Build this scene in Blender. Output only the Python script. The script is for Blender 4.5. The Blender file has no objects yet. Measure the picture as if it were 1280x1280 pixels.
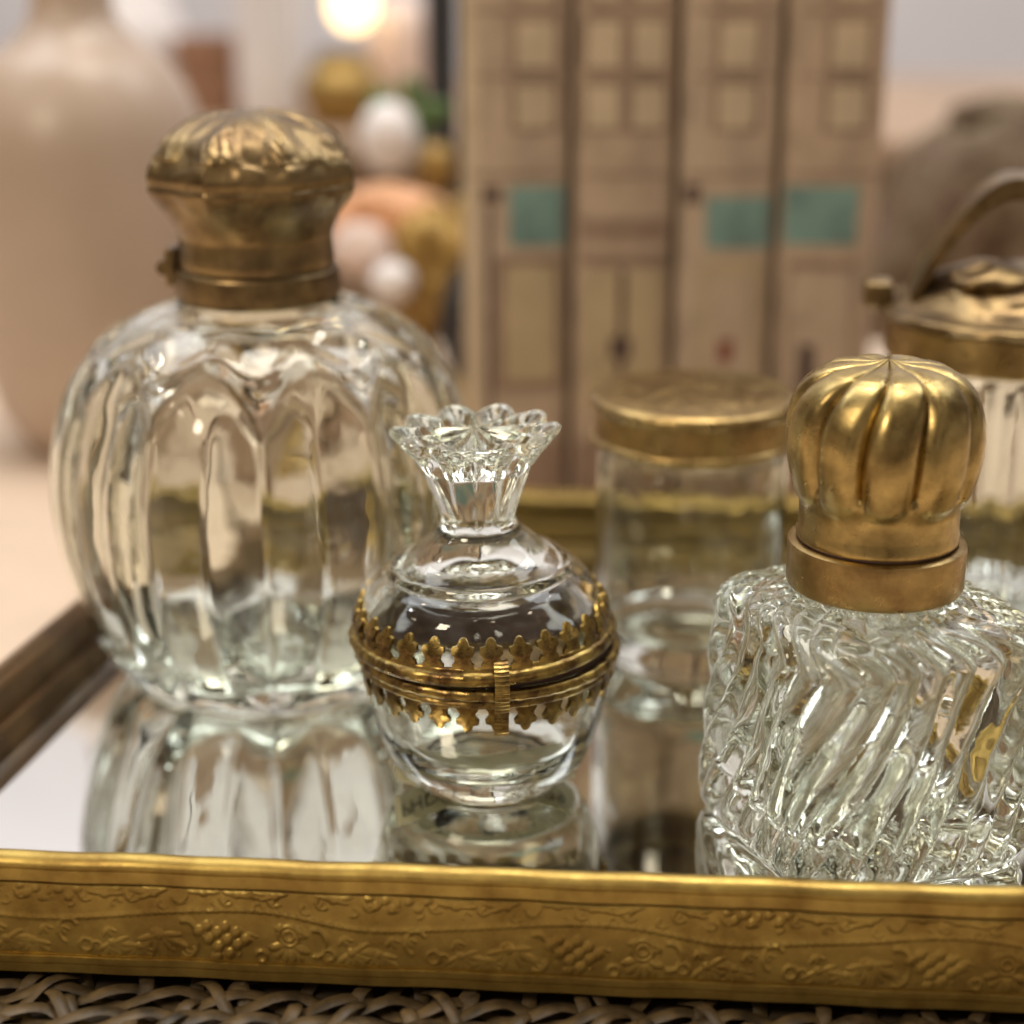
import bpy, math, random
import numpy as np
from mathutils import Vector, Matrix, Euler
random.seed(7); rng = np.random.default_rng(7)
S = bpy.context.scene
C = S.collection
PI = math.pi; R = math.radians

# ------------------------------------------------------------------ camera
cd = bpy.data.cameras.new('camera'); cam = bpy.data.objects.new('camera', cd); C.objects.link(cam)
cam.location = (0, 0, 0.228); cam.rotation_euler = (R(90 - 18.5), 0, 0)
cd.sensor_width = 36; cd.lens = 36 * 2200 / 1280
cd.clip_start = 0.02; cd.clip_end = 50
cd.dof.use_dof = True; cd.dof.focus_distance = 0.440; cd.dof.aperture_fstop = 4.8; cd.dof.aperture_blades = 0
S.camera = cam

# ------------------------------------------------------------------ world: dim, cluttered interior all around
W = bpy.data.worlds.new('World'); S.world = W; W.use_nodes = True
wn = W.node_tree.nodes; wl = W.node_tree.links
bg = wn['Background']; bg.inputs['Strength'].default_value = 0.54
tc = wn.new('ShaderNodeTexCoord'); nz = wn.new('ShaderNodeTexNoise'); nz.inputs['Scale'].default_value = 3.2
nz.inputs['Detail'].default_value = 3; nz.inputs['Roughness'].default_value = 0.6
rp = wn.new('ShaderNodeValToRGB')
el = rp.color_ramp.elements
el[0].position = 0.34; el[0].color = (0.03, 0.02, 0.012, 1)
el[1].position = 0.68; el[1].color = (1.0, 0.93, 0.86, 1)
e = el.new(0.47); e.color = (0.17, 0.115, 0.07, 1)
e = el.new(0.57); e.color = (0.42, 0.33, 0.25, 1)
wl.new(tc.outputs['Generated'], nz.inputs['Vector']); wl.new(nz.outputs['Fac'], rp.inputs['Fac']); wl.new(rp.outputs['Color'], bg.inputs['Color'])

# ------------------------------------------------------------------ lamps of the shop, plus added fill for the back wall
def area(name, loc, target, size, power, col, size_y=None):
    l = bpy.data.lights.new(name, 'AREA'); l.energy = power; l.color = col; l.size = size
    if size_y: l.shape = 'RECTANGLE'; l.size_y = size_y
    o = bpy.data.objects.new(name, l); C.objects.link(o); o.location = loc
    o.rotation_euler = (Vector(target) - Vector(loc)).to_track_quat('-Z', 'Y').to_euler()
    return o
WARM = (1.0, 0.85, 0.64); NEUT = (1.0, 0.93, 0.82); COOL = (0.93, 0.96, 1.0)
area('key_lamp', (-0.70, -0.30, 0.85), (-0.05, 0.45, 0.05), 0.26, 5.2, WARM)
area('ceiling_panel', (0.1, 0.75, 2.1), (0.05, 0.7, 0), 1.1, 20, NEUT, 0.6)
area('ceiling_tube', (0.42, 3.0, 2.15), (0.3, 2.3, 0), 0.07, 9, NEUT, 0.9)
area('wall_fill', (-1.0, 1.4, 2.0), (-0.4, 2.4, 0.05), 1.2, 16, COOL)  # this and the next: added fill lights brightening the back wall, no window there
area('wall_fill_2', (1.2, 1.4, 2.0), (0.7, 2.4, 0.05), 1.2, 18, COOL)
for i, (x, y, z, pw, cl) in enumerate([(-1.1, 0.55, 1.1, 2.2, COOL), (0.85, 0.1, 1.3, 1.0, WARM), (0.9, 1.2, 1.6, 2.5, WARM), (-0.35, 1.3, 1.5, 2.2, COOL), (0.25, -0.6, 1.5, 1.0, WARM), (-0.8, 1.0, 1.5, 1.6, WARM), (0.35, 1.5, 1.7, 2.0, NEUT), (-0.15, 0.15, 1.6, 0.9, NEUT), (-1.2, 0.2, 0.9, 0.9, WARM)]):
    l = bpy.data.lights.new('spot_bulb', 'POINT'); l.energy = pw; l.color = cl; l.shadow_soft_size = 0.035
    o = bpy.data.objects.new('spot_bulb', l); C.objects.link(o); o.location = (x, y, z)

S.view_settings.view_transform = 'Standard'; S.view_settings.look = 'None'
S.view_settings.exposure = 0.3; S.view_settings.gamma = 1.0
cy = S.cycles
cy.max_bounces = 16; cy.transmission_bounces = 12; cy.glossy_bounces = 8; cy.diffuse_bounces = 4; cy.transparent_max_bounces = 16
cy.sample_clamp_indirect = 6.0; cy.blur_glossy = 0.6; cy.use_denoising = True
cy.caustics_reflective = True; cy.caustics_refractive = True

# ================================================================== materials
def mat(name):
    m = bpy.data.materials.new(name); m.use_nodes = True
    return m, m.node_tree.nodes, m.node_tree.links, m.node_tree.nodes['Principled BSDF']
def noise(n, l, scale, detail=4, rough=0.55, coord='Object', stretch=None):
    t = n.new('ShaderNodeTexCoord'); x = n.new('ShaderNodeTexNoise')
    x.inputs['Scale'].default_value = scale; x.inputs['Detail'].default_value = detail; x.inputs['Roughness'].default_value = rough
    if stretch:
        mp = n.new('ShaderNodeMapping'); mp.inputs['Scale'].default_value = stretch
        l.new(t.outputs[coord], mp.inputs['Vector']); l.new(mp.outputs['Vector'], x.inputs['Vector'])
    else: l.new(t.outputs[coord], x.inputs['Vector'])
    return x
def ramp(n, l, src, stops):
    r = n.new('ShaderNodeValToRGB'); e = r.color_ramp.elements
    e[0].position, e[0].color = stops[0][0], (*stops[0][1], 1)
    e[1].position, e[1].color = stops[-1][0], (*stops[-1][1], 1)
    for p, c in stops[1:-1]:
        k = e.new(p); k.color = (*c, 1)
    l.new(src, r.inputs['Fac']); return r
def bump(n, l, src, b, strength, dist):
    k = n.new('ShaderNodeBump'); k.inputs['Strength'].default_value = strength; k.inputs['Distance'].default_value = dist
    l.new(src, k.inputs['Height']); l.new(k.outputs['Normal'], b.inputs['Normal'])
def plain(name, col, rough=0.5, metal=0.0, var=0.15, scale=40, bmp=0.0):
    m, n, l, b = mat(name)
    x = noise(n, l, scale)
    c0 = tuple(c * (1 - var) for c in col); c1 = tuple(min(1, c * (1 + var)) for c in col)
    r = ramp(n, l, x.outputs['Fac'], [(0.3, c0), (0.7, c1)])
    l.new(r.outputs['Color'], b.inputs['Base Color'])
    b.inputs['Roughness'].default_value = rough; b.inputs['Metallic'].default_value = metal
    if bmp: bump(n, l, x.outputs['Fac'], b, 0.5, bmp)
    return m
def brass(name, hi, lo, rough, patina=(0.35, 0.62), scale=90, bscale=900, bdist=0.00008, stretch=None, r2=0.2, metal=1.0):
    m, n, l, b = mat(name)
    x = noise(n, l, scale, 6, 0.65)
    r = ramp(n, l, x.outputs['Fac'], [(patina[0], lo), (patina[1], hi)])
    l.new(r.outputs['Color'], b.inputs['Base Color'])
    b.inputs['Metallic'].default_value = metal
    y = noise(n, l, scale * 2.1, 5, 0.6)
    mr = n.new('ShaderNodeMapRange'); mr.inputs['From Min'].default_value = 0.3; mr.inputs['From Max'].default_value = 0.7
    mr.inputs['To Min'].default_value = rough - r2 / 2; mr.inputs['To Max'].default_value = rough + r2 / 2
    l.new(y.outputs['Fac'], mr.inputs['Value']); l.new(mr.outputs['Result'], b.inputs['Roughness'])
    z = noise(n, l, bscale, 3, 0.6, stretch=stretch)
    bump(n, l, z.outputs['Fac'], b, 0.6, bdist)
    return m
def glass(name, col, rough=0.0, wav=0.0, wscale=60, ior=1.5):
    m = bpy.data.materials.new(name); m.use_nodes = True
    n = m.node_tree.nodes; l = m.node_tree.links
    n.remove(n['Principled BSDF']); out = n['Material Output']
    g = n.new('ShaderNodeBsdfGlass'); g.inputs['Color'].default_value = (*col, 1); g.inputs['Roughness'].default_value = rough; g.inputs['IOR'].default_value = ior
    df = n.new('ShaderNodeBsdfDiffuse'); df.inputs['Color'].default_value = (0.8, 0.78, 0.72, 1)       # dust and finger marks
    mx = n.new('ShaderNodeMixShader'); dn = noise(n, l, 55, 7, 0.7); mr = n.new('ShaderNodeMapRange')
    mr.inputs['From Min'].default_value = 0.48; mr.inputs['From Max'].default_value = 0.80; mr.inputs['To Min'].default_value = 0.004; mr.inputs['To Max'].default_value = 0.06
    l.new(dn.outputs['Fac'], mr.inputs['Value']); l.new(mr.outputs['Result'], mx.inputs['Fac'])
    l.new(g.outputs['BSDF'], mx.inputs[1]); l.new(df.outputs['BSDF'], mx.inputs[2]); l.new(mx.outputs['Shader'], out.inputs['Surface'])
    if wav:
        x = noise(n, l, wscale, 2, 0.4)
        k = n.new('ShaderNodeBump'); k.inputs['Strength'].default_value = 1.0; k.inputs['Distance'].default_value = wav
        l.new(x.outputs['Fac'], k.inputs['Height']); l.new(k.outputs['Normal'], g.inputs['Normal'])
    return m
M = {}
M['glass'] = glass('clear_glass', (0.975, 0.982, 0.958), wav=0.0005, wscale=70)
M['glass_old'] = glass('old_clear_glass', (0.965, 0.972, 0.945), wav=0.0011, wscale=42)
M['glass_swirl'] = glass('moulded_glass', (0.972, 0.978, 0.948), wav=0.0002, wscale=150)
M['brass'] = brass('aged_brass', (0.50, 0.375, 0.15), (0.27, 0.19, 0.075), 0.33, stretch=None)
M['brass_brushed'] = brass('brushed_brass', (0.45, 0.32, 0.13), (0.26, 0.17, 0.07), 0.33, bscale=260, bdist=0.00012, stretch=(0.6, 0.6, 14))
M['brass_dark'] = brass('tarnished_brass', (0.33, 0.235, 0.11), (0.14, 0.092, 0.05), 0.38, patina=(0.36, 0.66), scale=70)
M['brass_band'] = brass('filigree_brass', (0.42, 0.30, 0.095), (0.13, 0.078, 0.034), 0.34, patina=(0.38, 0.6), scale=160, bscale=700, bdist=0.0002)
M['gilt'] = brass('gilt_frame', (0.43, 0.305, 0.085), (0.25, 0.158, 0.04), 0.43, patina=(0.33, 0.60), scale=70, bscale=1200, bdist=0.00006, metal=0.85)
M['gilt_brown'] = brass('brown_frame', (0.25, 0.15, 0.07), (0.10, 0.055, 0.03), 0.42, patina=(0.3, 0.7), scale=40, metal=0.7)  # darker brown version of the frame colour, left rail only
M['gilt_shaded'] = brass('shaded_gilt_frame', (0.27, 0.185, 0.055), (0.15, 0.10, 0.03), 0.42, patina=(0.3, 0.7), scale=40, metal=0.85)  # darker copy of the gilt: the back rail's shade is put into the colour
m, n, l, b = mat('mirror'); b.inputs['Base Color'].default_value = (0.86, 0.87, 0.85, 1); b.inputs['Metallic'].default_value = 1
x = noise(n, l, 25, 6, 0.7); mr = n.new('ShaderNodeMapRange')
mr.inputs['From Min'].default_value = 0.45; mr.inputs['From Max'].default_value = 0.75; mr.inputs['To Min'].default_value = 0.012; mr.inputs['To Max'].default_value = 0.06
l.new(x.outputs['Fac'], mr.inputs['Value']); l.new(mr.outputs['Result'], b.inputs['Roughness']); M['mirror'] = m
m, n, l, b = mat('paper_label'); b.inputs['Base Color'].default_value = (0.80, 0.76, 0.55, 1); b.inputs['Roughness'].default_value = 0.7
tl_ = n.new('ShaderNodeBsdfTranslucent'); tl_.inputs['Color'].default_value = (0.85, 0.81, 0.62, 1); mx = n.new('ShaderNodeMixShader'); mx.inputs['Fac'].default_value = 0.5
l.new(b.outputs['BSDF'], mx.inputs[1]); l.new(tl_.outputs['BSDF'], mx.inputs[2]); l.new(mx.outputs['Shader'], n['Material Output'].inputs['Surface']); M['paper_label'] = m
M['ink'] = plain('ink', (0.02, 0.02, 0.02), 0.6)
M['rattan'] = plain('rattan', (0.085, 0.056, 0.024), 0.5, var=0.75, scale=150, bmp=0.0003)
M['rattan_dark'] = plain('rattan_backing', (0.05, 0.032, 0.016), 0.8, var=0.3)
M['cream'] = plain('cream_cloth', (0.66, 0.52, 0.40), 0.8, var=0.06, scale=20)
M['taupe'] = plain('taupe_ceramic', (0.50, 0.39, 0.31), 0.35, var=0.10, scale=9)
M['linen'] = plain('book_linen', (0.50, 0.38, 0.28), 0.75, var=0.22, scale=48, bmp=0.0002)
M['linen2'] = plain('book_linen_warm', (0.49, 0.365, 0.265), 0.75, var=0.22, scale=42, bmp=0.0002)
M['pages'] = plain('page_block', (0.60, 0.48, 0.33), 0.85, var=0.1)
M['p_line'] = plain('print_brown', (0.31, 0.21, 0.15), 0.8, var=0.2)
M['p_dark'] = plain('print_dark', (0.10, 0.06, 0.05), 0.8, var=0.2)
M['p_pale'] = plain('print_pale', (0.58, 0.46, 0.32), 0.8, var=0.1)
M['p_teal'] = plain('print_teal', (0.19, 0.30, 0.275), 0.8, var=0.25, scale=60)
M['p_ochre'] = plain('print_ochre', (0.50, 0.385, 0.235), 0.8, var=0.15)
M['p_red'] = plain('print_red', (0.25, 0.08, 0.05), 0.8, var=0.2)
M['wall'] = plain('pale_wall', (0.74, 0.71, 0.73), 0.9, var=0.10, scale=2.2)
M['wood'] = plain('pale_wood', (0.42, 0.29, 0.20), 0.55, var=0.25, scale=4)
M['white_gl'] = plain('white_glaze', (0.82, 0.79, 0.80), 0.3, var=0.03)
M['peach'] = plain('peach_glaze', (0.72, 0.38, 0.20), 0.45, var=0.15, scale=25)
M['pink'] = plain('pale_pink_glaze', (0.70, 0.56, 0.50), 0.5, var=0.1)
M['terracotta'] = plain('terracotta', (0.34, 0.19, 0.12), 0.7, var=0.15)
M['black'] = plain('black_metal', (0.025, 0.026, 0.03), 0.5, var=0.2)
M['green'] = plain('green_leaf', (0.08, 0.15, 0.04), 0.6, var=0.3)
M['goldmatte'] = brass('gold_ornament', (0.44, 0.29, 0.09), (0.26, 0.16, 0.05), 0.45, metal=0.7)
m, n, l, b = mat('olive_tapestry')
x = noise(n, l, 38, 4, 0.6); r = ramp(n, l, x.outputs['Fac'], [(0.36, (0.10, 0.055, 0.03)), (0.46, (0.15, 0.105, 0.06)), (0.55, (0.24, 0.18, 0.115)), (0.62, (0.13, 0.07, 0.045)), (0.70, (0.33, 0.26, 0.2))])
l.new(r.outputs['Color'], b.inputs['Base Color']); b.inputs['Roughness'].default_value = 0.85; M['tapestry'] = m
m, n, l, b = mat('lit_bulb'); b.inputs['Base Color'].default_value = (1, 0.85, 0.6, 1); b.inputs['Emission Color'].default_value = (1, 0.72, 0.34, 1); b.inputs['Emission Strength'].default_value = 3.0; M['bulb'] = m

# ================================================================== mesh helpers
def link(name, me, material, parent=None, smooth=40):
    if smooth:
        me.shade_smooth(); me.set_sharp_from_angle(angle=R(smooth))
    o = bpy.data.objects.new(name, me); C.objects.link(o)
    if material and not me.materials: me.materials.append(M[material])
    if parent: o.parent = parent
    return o
def mesh(name, v, f):
    me = bpy.data.meshes.new(name); me.from_pydata([tuple(map(float, p)) for p in v], [], [tuple(map(int, q)) for q in f]); me.update(); return me
def thing(name, label, cat, loc=(0, 0, 0), rz=0, group=None):
    o = bpy.data.objects.new(name, None); C.objects.link(o); o.location = loc; o.rotation_euler = (0, 0, rz); o.empty_display_size = 0.01
    o['label'] = label; o['category'] = cat
    if group: o['group'] = group
    return o
def tag(o, label, cat, group=None):
    o['label'] = label; o['category'] = cat
    if group: o['group'] = group
    return o
def catmull(p, step):
    p = np.array(p, float)
    if len(p) == 2:
        k = max(1, int(math.ceil(np.linalg.norm(p[1] - p[0]) / step)))
        return [p[0] + (p[1] - p[0]) * i / k for i in range(k)]
    q = np.vstack([2 * p[0] - p[1], p, 2 * p[-1] - p[-2]]); out = []
    for i in range(1, len(q) - 2):
        k = max(2, int(math.ceil(np.linalg.norm(q[i + 1] - q[i]) / step)))
        for j in range(k):
            t = j / k
            out.append(0.5 * (2 * q[i] + (q[i + 1] - q[i - 1]) * t + (2 * q[i - 1] - 5 * q[i] + 4 * q[i + 1] - q[i + 2]) * t * t + (3 * q[i] - q[i - 1] - 3 * q[i + 1] + q[i + 2]) * t ** 3))
    return out
def profile(pts, step=0.0008):
    """smooth profile through (r,z); a point (r,z,1) is a corner"""
    segs = [[]]
    for k in pts:
        segs[-1].append(k[:2])
        if len(k) > 2 and len(segs[-1]) > 1: segs.append([k[:2]])
    out = []
    for s in segs:
        if len(s) > 1: out += catmull(s, step)
    out.append(np.array(pts[-1][:2], float))
    a = np.array(out); a[:, 0] = np.maximum(a[:, 0], 0)
    return a
def lathe_grid(X, Y, Z):
    """rows x cols arrays, wraps along cols; rows with zero radius collapse to a point"""
    nr, nc = X.shape; v = []; idx = np.zeros((nr, nc), int); f = []
    for i in range(nr):
        if np.max(np.hypot(X[i], Y[i])) < 1e-6:
            idx[i, :] = len(v); v.append((0, 0, Z[i, 0]))
        else:
            idx[i] = np.arange(len(v), len(v) + nc); v += list(zip(X[i], Y[i], Z[i]))
    for i in range(nr - 1):
        for j in range(nc):
            k = (j + 1) % nc; q = [idx[i, j], idx[i, k], idx[i + 1, k], idx[i + 1, j]]
            q = [a for n_, a in enumerate(q) if a not in q[:n_]]
            if len(q) > 2: f.append(q)
    return v, f
def lathe(name, pts, nc=64, fn=None, step=0.0008):
    a = profile(pts, step); th = np.linspace(0, 2 * PI, nc, endpoint=False)
    r = np.repeat(a[:, :1], nc, 1); z = np.repeat(a[:, 1:], nc, 1); T = np.repeat(th[None], len(a), 0)
    if fn: r, z, T = fn(r, z, T, np.linspace(0, 1, len(a))[:, None])
    v, f = lathe_grid(r * np.cos(T), r * np.sin(T), z)
    return mesh(name, v, f)
def ball(name, rx, ry, rz, n=24, lump=0.0, seed=0):
    pts = [(math.sin(t) , -math.cos(t)) for t in np.linspace(0, PI, n)]
    g = np.random.default_rng(seed); k = g.uniform(0, 6, 6)
    def fn(r, z, T, u):
        w = 1 + lump * (np.sin(3 * T + k[0] + 2 * z) + np.sin(5 * T + k[1] - 4 * z) + np.sin(6 * z + k[2]))
        return r * w, z * w, T
    a = np.array(pts); a[0, 0] = a[-1, 0] = 0
    th = np.linspace(0, 2 * PI, 2 * n, endpoint=False)
    r = np.repeat(a[:, :1], 2 * n, 1); z = np.repeat(a[:, 1:], 2 * n, 1); T = np.repeat(th[None], n, 0)
    r, z, T = fn(r, z, T, None); z[0] = z[0, 0]; z[-1] = z[-1, 0]
    v, f = lathe_grid(r * np.cos(T), r * np.sin(T), z)
    v = [(p[0] * rx, p[1] * ry, p[2] * rz) for p in v]
    return mesh(name, v, f)
def box(name, x0, x1, y0, y1, z0, z1, bev=0.0):
    import bmesh
    bm = bmesh.new(); bmesh.ops.create_cube(bm, size=1)
    for v in bm.verts: v.co = Vector(((x0 + x1) / 2 + v.co.x * (x1 - x0), (y0 + y1) / 2 + v.co.y * (y1 - y0), (z0 + z1) / 2 + v.co.z * (z1 - z0)))
    if bev: bmesh.ops.bevel(bm, geom=bm.edges[:], offset=bev, segments=3, affect='EDGES', profile=0.5)
    me = bpy.data.meshes.new(name); bm.to_mesh(me); bm.free(); return me
def tube(name, path, rx, ry=None, n=8, up=Vector((0, 0, 1)), cap=True, scale=None):
    ry = ry or rx; path = [Vector(p) for p in path]; v = []; f = []
    for i, p in enumerate(path):
        t = (path[min(i + 1, len(path) - 1)] - path[max(i - 1, 0)]).normalized()
        s = t.cross(up).normalized(); w = s.cross(t).normalized(); k = scale[i] if scale else 1
        for j in range(n):
            a = 2 * PI * j / n; v.append(p + s * (math.cos(a) * rx * k) + w * (math.sin(a) * ry * k))
    for i in range(len(path) - 1):
        for j in range(n):
            k = (j + 1) % n; f.append((i * n + j, i * n + k, (i + 1) * n + k, (i + 1) * n + j))
    if cap: f.append(tuple(range(n))[::-1]); f.append(tuple((len(path) - 1) * n + j for j in range(n)))
    return mesh(name, v, f)
def sstep(a, b, x):
    t = np.clip((x - a) / (b - a), 0, 1); return t * t * (3 - 2 * t)

# ================================================================== setting
def struct(name, me, material):
    o = link(name, me, material); o['kind'] = 'structure'; return o
struct('back_wall', box('back_wall', -3.2, 3.2, 2.4, 2.45, -1.2, 2.6), 'wall')
struct('table_surface', box('table_surface', -1.0, 1.0, 0.05, 1.08, -0.055, -0.021, 0.004), 'cream')

# ================================================================== mirrored tray
def v2(a, b): return np.array([a, b], float)
FL, FR, BR, BL = v2(-0.178, 0.3735), v2(0.235, 0.3432), v2(0.262, 0.640), v2(-0.118, 0.667)
corners = [FL, FR, BR, BL]
def offset_poly(d):       # inner polygon: each edge moved inward by d
    out = []
    lines = []
    for i in range(4):
        p, q = corners[i], corners[(i + 1) % 4]; t = (q - p) / np.linalg.norm(q - p); nrm = np.array([-t[1], t[0]])
        lines.append((p + nrm * d, t))
    for i in range(4):
        (p, t), (q, s) = lines[i - 1], lines[i]
        k = np.linalg.solve(np.array([t, -s]).T, q - p); out.append(p + t * k[0])
    return out
# profile of the moulding: (inward distance from outer face, height)
RAIL = [(0.0005, -0.0128, 1), (-0.0014, -0.0124), (-0.0020, -0.0115), (-0.0012, -0.0106), (0.0002, -0.0104, 1), (-0.0004, -0.0100), (-0.0012, -0.0092), (-0.0004, -0.0085), (0.0008, -0.0082, 1), (0.0006, -0.0078),
        (0.0006, -0.0060), (0.0006, 0.0020), (0.0006, 0.0112, 1), (0.0016, 0.0115), (0.0021, 0.0120), (0.0008, 0.0123, 1), (-0.0014, 0.0122), (-0.0027, 0.0132), (-0.0025, 0.0146), (-0.0010, 0.0154), (0.0003, 0.0152, 1), (0.0004, 0.0163), (0.0016, 0.0176), (0.0036, 0.0182), (0.0052, 0.0176, 1),
        (0.0054, 0.0168), (0.0068, 0.0160), (0.0080, 0.0150, 1), (0.0090, 0.0080), (0.0094, 0.0062, 1), (0.0104, 0.0066), (0.0116, 0.0066), (0.0124, 0.0052, 1), (0.0130, 0.0034), (0.0140, 0.0008)]
RP = profile(RAIL, 0.0004)
def relief(s, z):
    """embossed vine: s along the rail (m), z height; metres of relief"""
    P = 0.0840; H = np.zeros_like(s); z = z * 0.85 - 0.0008
    u = s / P; ph = 2 * PI * u
    vine = 0.0026 + 0.0017 * np.cos(ph) + 0.0003 * np.sin(2 * ph)
    dz = z - vine
    bead = 0.5 + 0.5 * np.cos(2 * PI * s / 0.0021)
    wear = 0.75 + 0.25 * np.sin(s * 57 + 1.0)
    H += 0.00065 * np.exp(-(dz / 0.0005) ** 2) * (0.3 + 0.7 * bead)
    cell = np.floor(u + 0.5); su = (u - cell) * P
    def drop(cx, cz, a, b, ang, h):
        dx = su - cx; d = z - cz; c, n_ = math.cos(ang), math.sin(ang)
        x_ = dx * c + d * n_; y_ = -dx * n_ + d * c
        return h * np.sqrt(np.clip(1 - (x_ / a) ** 2 - (y_ / b) ** 2, 0, 1))
    def ringm(cx, cz, rad, w, h, squash=1.0, open_=None):
        q = np.hypot(su - cx, (z - cz) / squash); g = h * np.exp(-((q - rad) / w) ** 2)
        if open_ is not None: g = g * (np.cos(np.arctan2(z - cz, su - cx) - open_) > -0.3)
        return g
    G = []
    for (gx, gz) in [(-.0068, -.0008), (-.0048, .0004), (-.0044, -.0026), (-.0024, -.0010), (-.0004, .0004), (-.0022, -.0044), (.0000, -.0026), (.0022, -.0008), (.0026, -.0036), (.0004, -.0058), (-.0026, -.0066), (.0044, -.0024)]:
        G.append(drop(gx, gz, .00165, .00120, 0.9, .0009))
    for k in range(6):      # flower with drop petals
        a = -2.9 + k * 0.5; G.append(drop(.0150 + .0030 * math.cos(a), -.0030 + .0032 * math.sin(a), .0021, .0010, a, .0008))
    G += [ringm(.0150, -.0012, .0023, .0004, .0007), ringm(.0150, -.0012, .0012, .0004, .0006), drop(.0128, .0006, .0013, .0008, .6, .0006), drop(.0182, -.0002, .0018, .0007, -.9, .0007)]
    G += [ringm(.0082, -.0060, .0012, .0004, .0007), ringm(.0215, -.0026, .0024, .00038, .0006, 1.3, 0), ringm(-.0098, -.0028, .0028, .0004, .0006, 1.5, 0), ringm(.0245, -.0052, .0012, .0004, .0006), ringm(-.0385, -.0020, .0024, .0004, .0006, 1.2, 2.5), ringm(-.0345, -.0050, .0014, .0004, .0006)]
    for (lx, lz, sc, rot) in [(-.0165, -.0024, 1.25, 0.0), (-.0215, -.0050, .9, -.4), (.0300, -.0044, 1.1, .5), (.0365, -.0046, 1.0, -.3), (-.0290, .0072, 1.1, 2.9), (.0120, .0078, 1.0, 3.3), (-.0050, .0082, .95, 3.0), (-.0280, -.0044, 1.0, .3), (.0260, .0076, .9, 2.7), (-.0170, .0074, 1.0, 3.4), (.0030, .0078, .8, 2.8)]:
        for k in range(7):
            a = rot - 2.9 + k * 0.5; ln = sc * (.0023 + .0008 * (k % 2))
            G.append(drop(lx + ln * math.cos(a), lz + ln * math.sin(a) * .8, ln * .9, ln * .30, a, .00065))
        G.append(drop(lx, lz, .0011 * sc, .0011 * sc, 0, .0008))
    for (gx, gz) in [(.0360, .0064), (.0384, .0078), (.0400, .0058), (-.0400, .0078), (-.0376, .0062), (.0346, .0084), (-.0356, .0080), (.0416, .0072)]:
        G.append(drop(gx, gz, .0014, .0010, .7, .0008))
    G += [ringm(.0205, .0080, .0018, .0004, .0006, 1, 1), ringm(-.0225, .0082, .0016, .0004, .0006, 1, 2), ringm(-.0110, .0078, .0019, .0004, .0005, 1, -1), ringm(.0075, .0086, .0013, .0004, .0006)]
    for k in range(15):
        cx = -.0405 + k * .0057; up_ = k % 2
        for q in range(3):
            a = (1.0 if up_ else -1.2) + (q - 1) * .75
            G.append(drop(cx + .0014 * math.cos(a), (.0052 if up_ else -.0006) + .0014 * math.sin(a), .0013, .00045, a, .0005))
        G.append(ringm(cx + .0028, .0050 if not up_ else -.0052, .0010, .0003, .00045, 1, k))
    top = np.maximum.reduce(G)
    H += top
    H += 0.000015 * np.sin(s * 2600 + 3 * np.sin(z * 900)) * np.sin(z * 2100 + 2 * np.sin(s * 700))
    m_ = sstep(-.0080, -.0070, z) * (1 - sstep(.0083, .0087, z))
    return 0.72 * H * m_ * wear
tray = thing('mirrored_tray', 'rectangular mirrored vanity tray with embossed gilt rim of vines and grapes', 'tray', (0, 0.5, 0))
def rail(i, nlong, emb):
    p, q = corners[i], corners[(i + 1) % 4]; L = np.linalg.norm(q - p); t = (q - p) / L; nrm = np.array([-t[1], t[0]])
    prev = corners[i - 1]; nxt = corners[(i + 2) % 4]
    def mitre(c, e1, e2): # direction of mitre line per unit inward distance, expressed along t
        pass
    po = {}
    prof_ = RP
    if emb:
        zz = prof_[:, 1]; i0 = np.argmin(np.abs(zz + .0078) + 1e3 * (prof_[:, 0] > .001)); 
        # finer rows on the embossed face
        keep_lo = [k for k in prof_ if k[1] < -.0076 and k[0] < .003]; ih = int(np.argmax(prof_[:, 1] > .0113)); keep_hi = list(prof_[ih:])
        prof_ = np.array(keep_lo + [np.array((.0006, z_)) for z_ in np.linspace(-.0074, .0112, 98)] + keep_hi)
    v = []; nrow = len(prof_)
    A0 = {}; 
    for (u_, z_) in prof_:
        pl = offset_poly(u_); a, b_ = pl[i], pl[(i + 1) % 4]
        s = np.linspace(0, 1, nlong + 1); X = a[0] + (b_[0] - a[0]) * s; Y = a[1] + (b_[1] - a[1]) * s
        if emb and abs(u_ - .0006) < 1e-5 and -.0078 < z_ < .01125:
            along = (X - (-.068)) / t[0]
            h = relief(along, np.full_like(along, z_)) 
            X = X - nrm[0] * h; Y = Y - nrm[1] * h
        wob = 0.00012 * np.sin(X * 210 + z_ * 90) + 0.0001 * np.sin(X * 97 + Y * 60)
        v += [(x_, y_ - 0.5, z_ + w_) for x_, y_, w_ in zip(X, Y, wob)]
    f = []; n1 = nlong + 1
    for r_ in range(nrow - 1):
        for j in range(nlong): f.append((r_ * n1 + j, r_ * n1 + j + 1, (r_ + 1) * n1 + j + 1, (r_ + 1) * n1 + j))
    # close the underside
    for j in range(nlong): f.append(((nrow - 1) * n1 + j, (nrow - 1) * n1 + j + 1, j + 1, j))
    return mesh('frame_rail', v, f)
for i in range(4):
    o = link('frame_rail', rail(i, 1250 if i == 0 else 80, i == 0), {3: 'gilt_brown', 2: 'gilt_shaded'}.get(i, 'gilt'), tray, 50)
    if i == 3: o['label'] = 'dark brown side rail with stepped moulding'
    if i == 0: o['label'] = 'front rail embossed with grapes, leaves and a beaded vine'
ip = offset_poly(0.0118)
v = [(p[0], p[1] - .5, 0.0) for p in ip] + [(p[0], p[1] - .5, -0.004) for p in ip]
link('mirror_plate', mesh('mirror_plate', v, [(0, 1, 2, 3), (7, 6, 5, 4), (0, 4, 5, 1), (1, 5, 6, 2), (2, 6, 7, 3), (3, 7, 4, 0)]), 'mirror', tray, 0)
ip2 = offset_poly(0.004)
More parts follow.
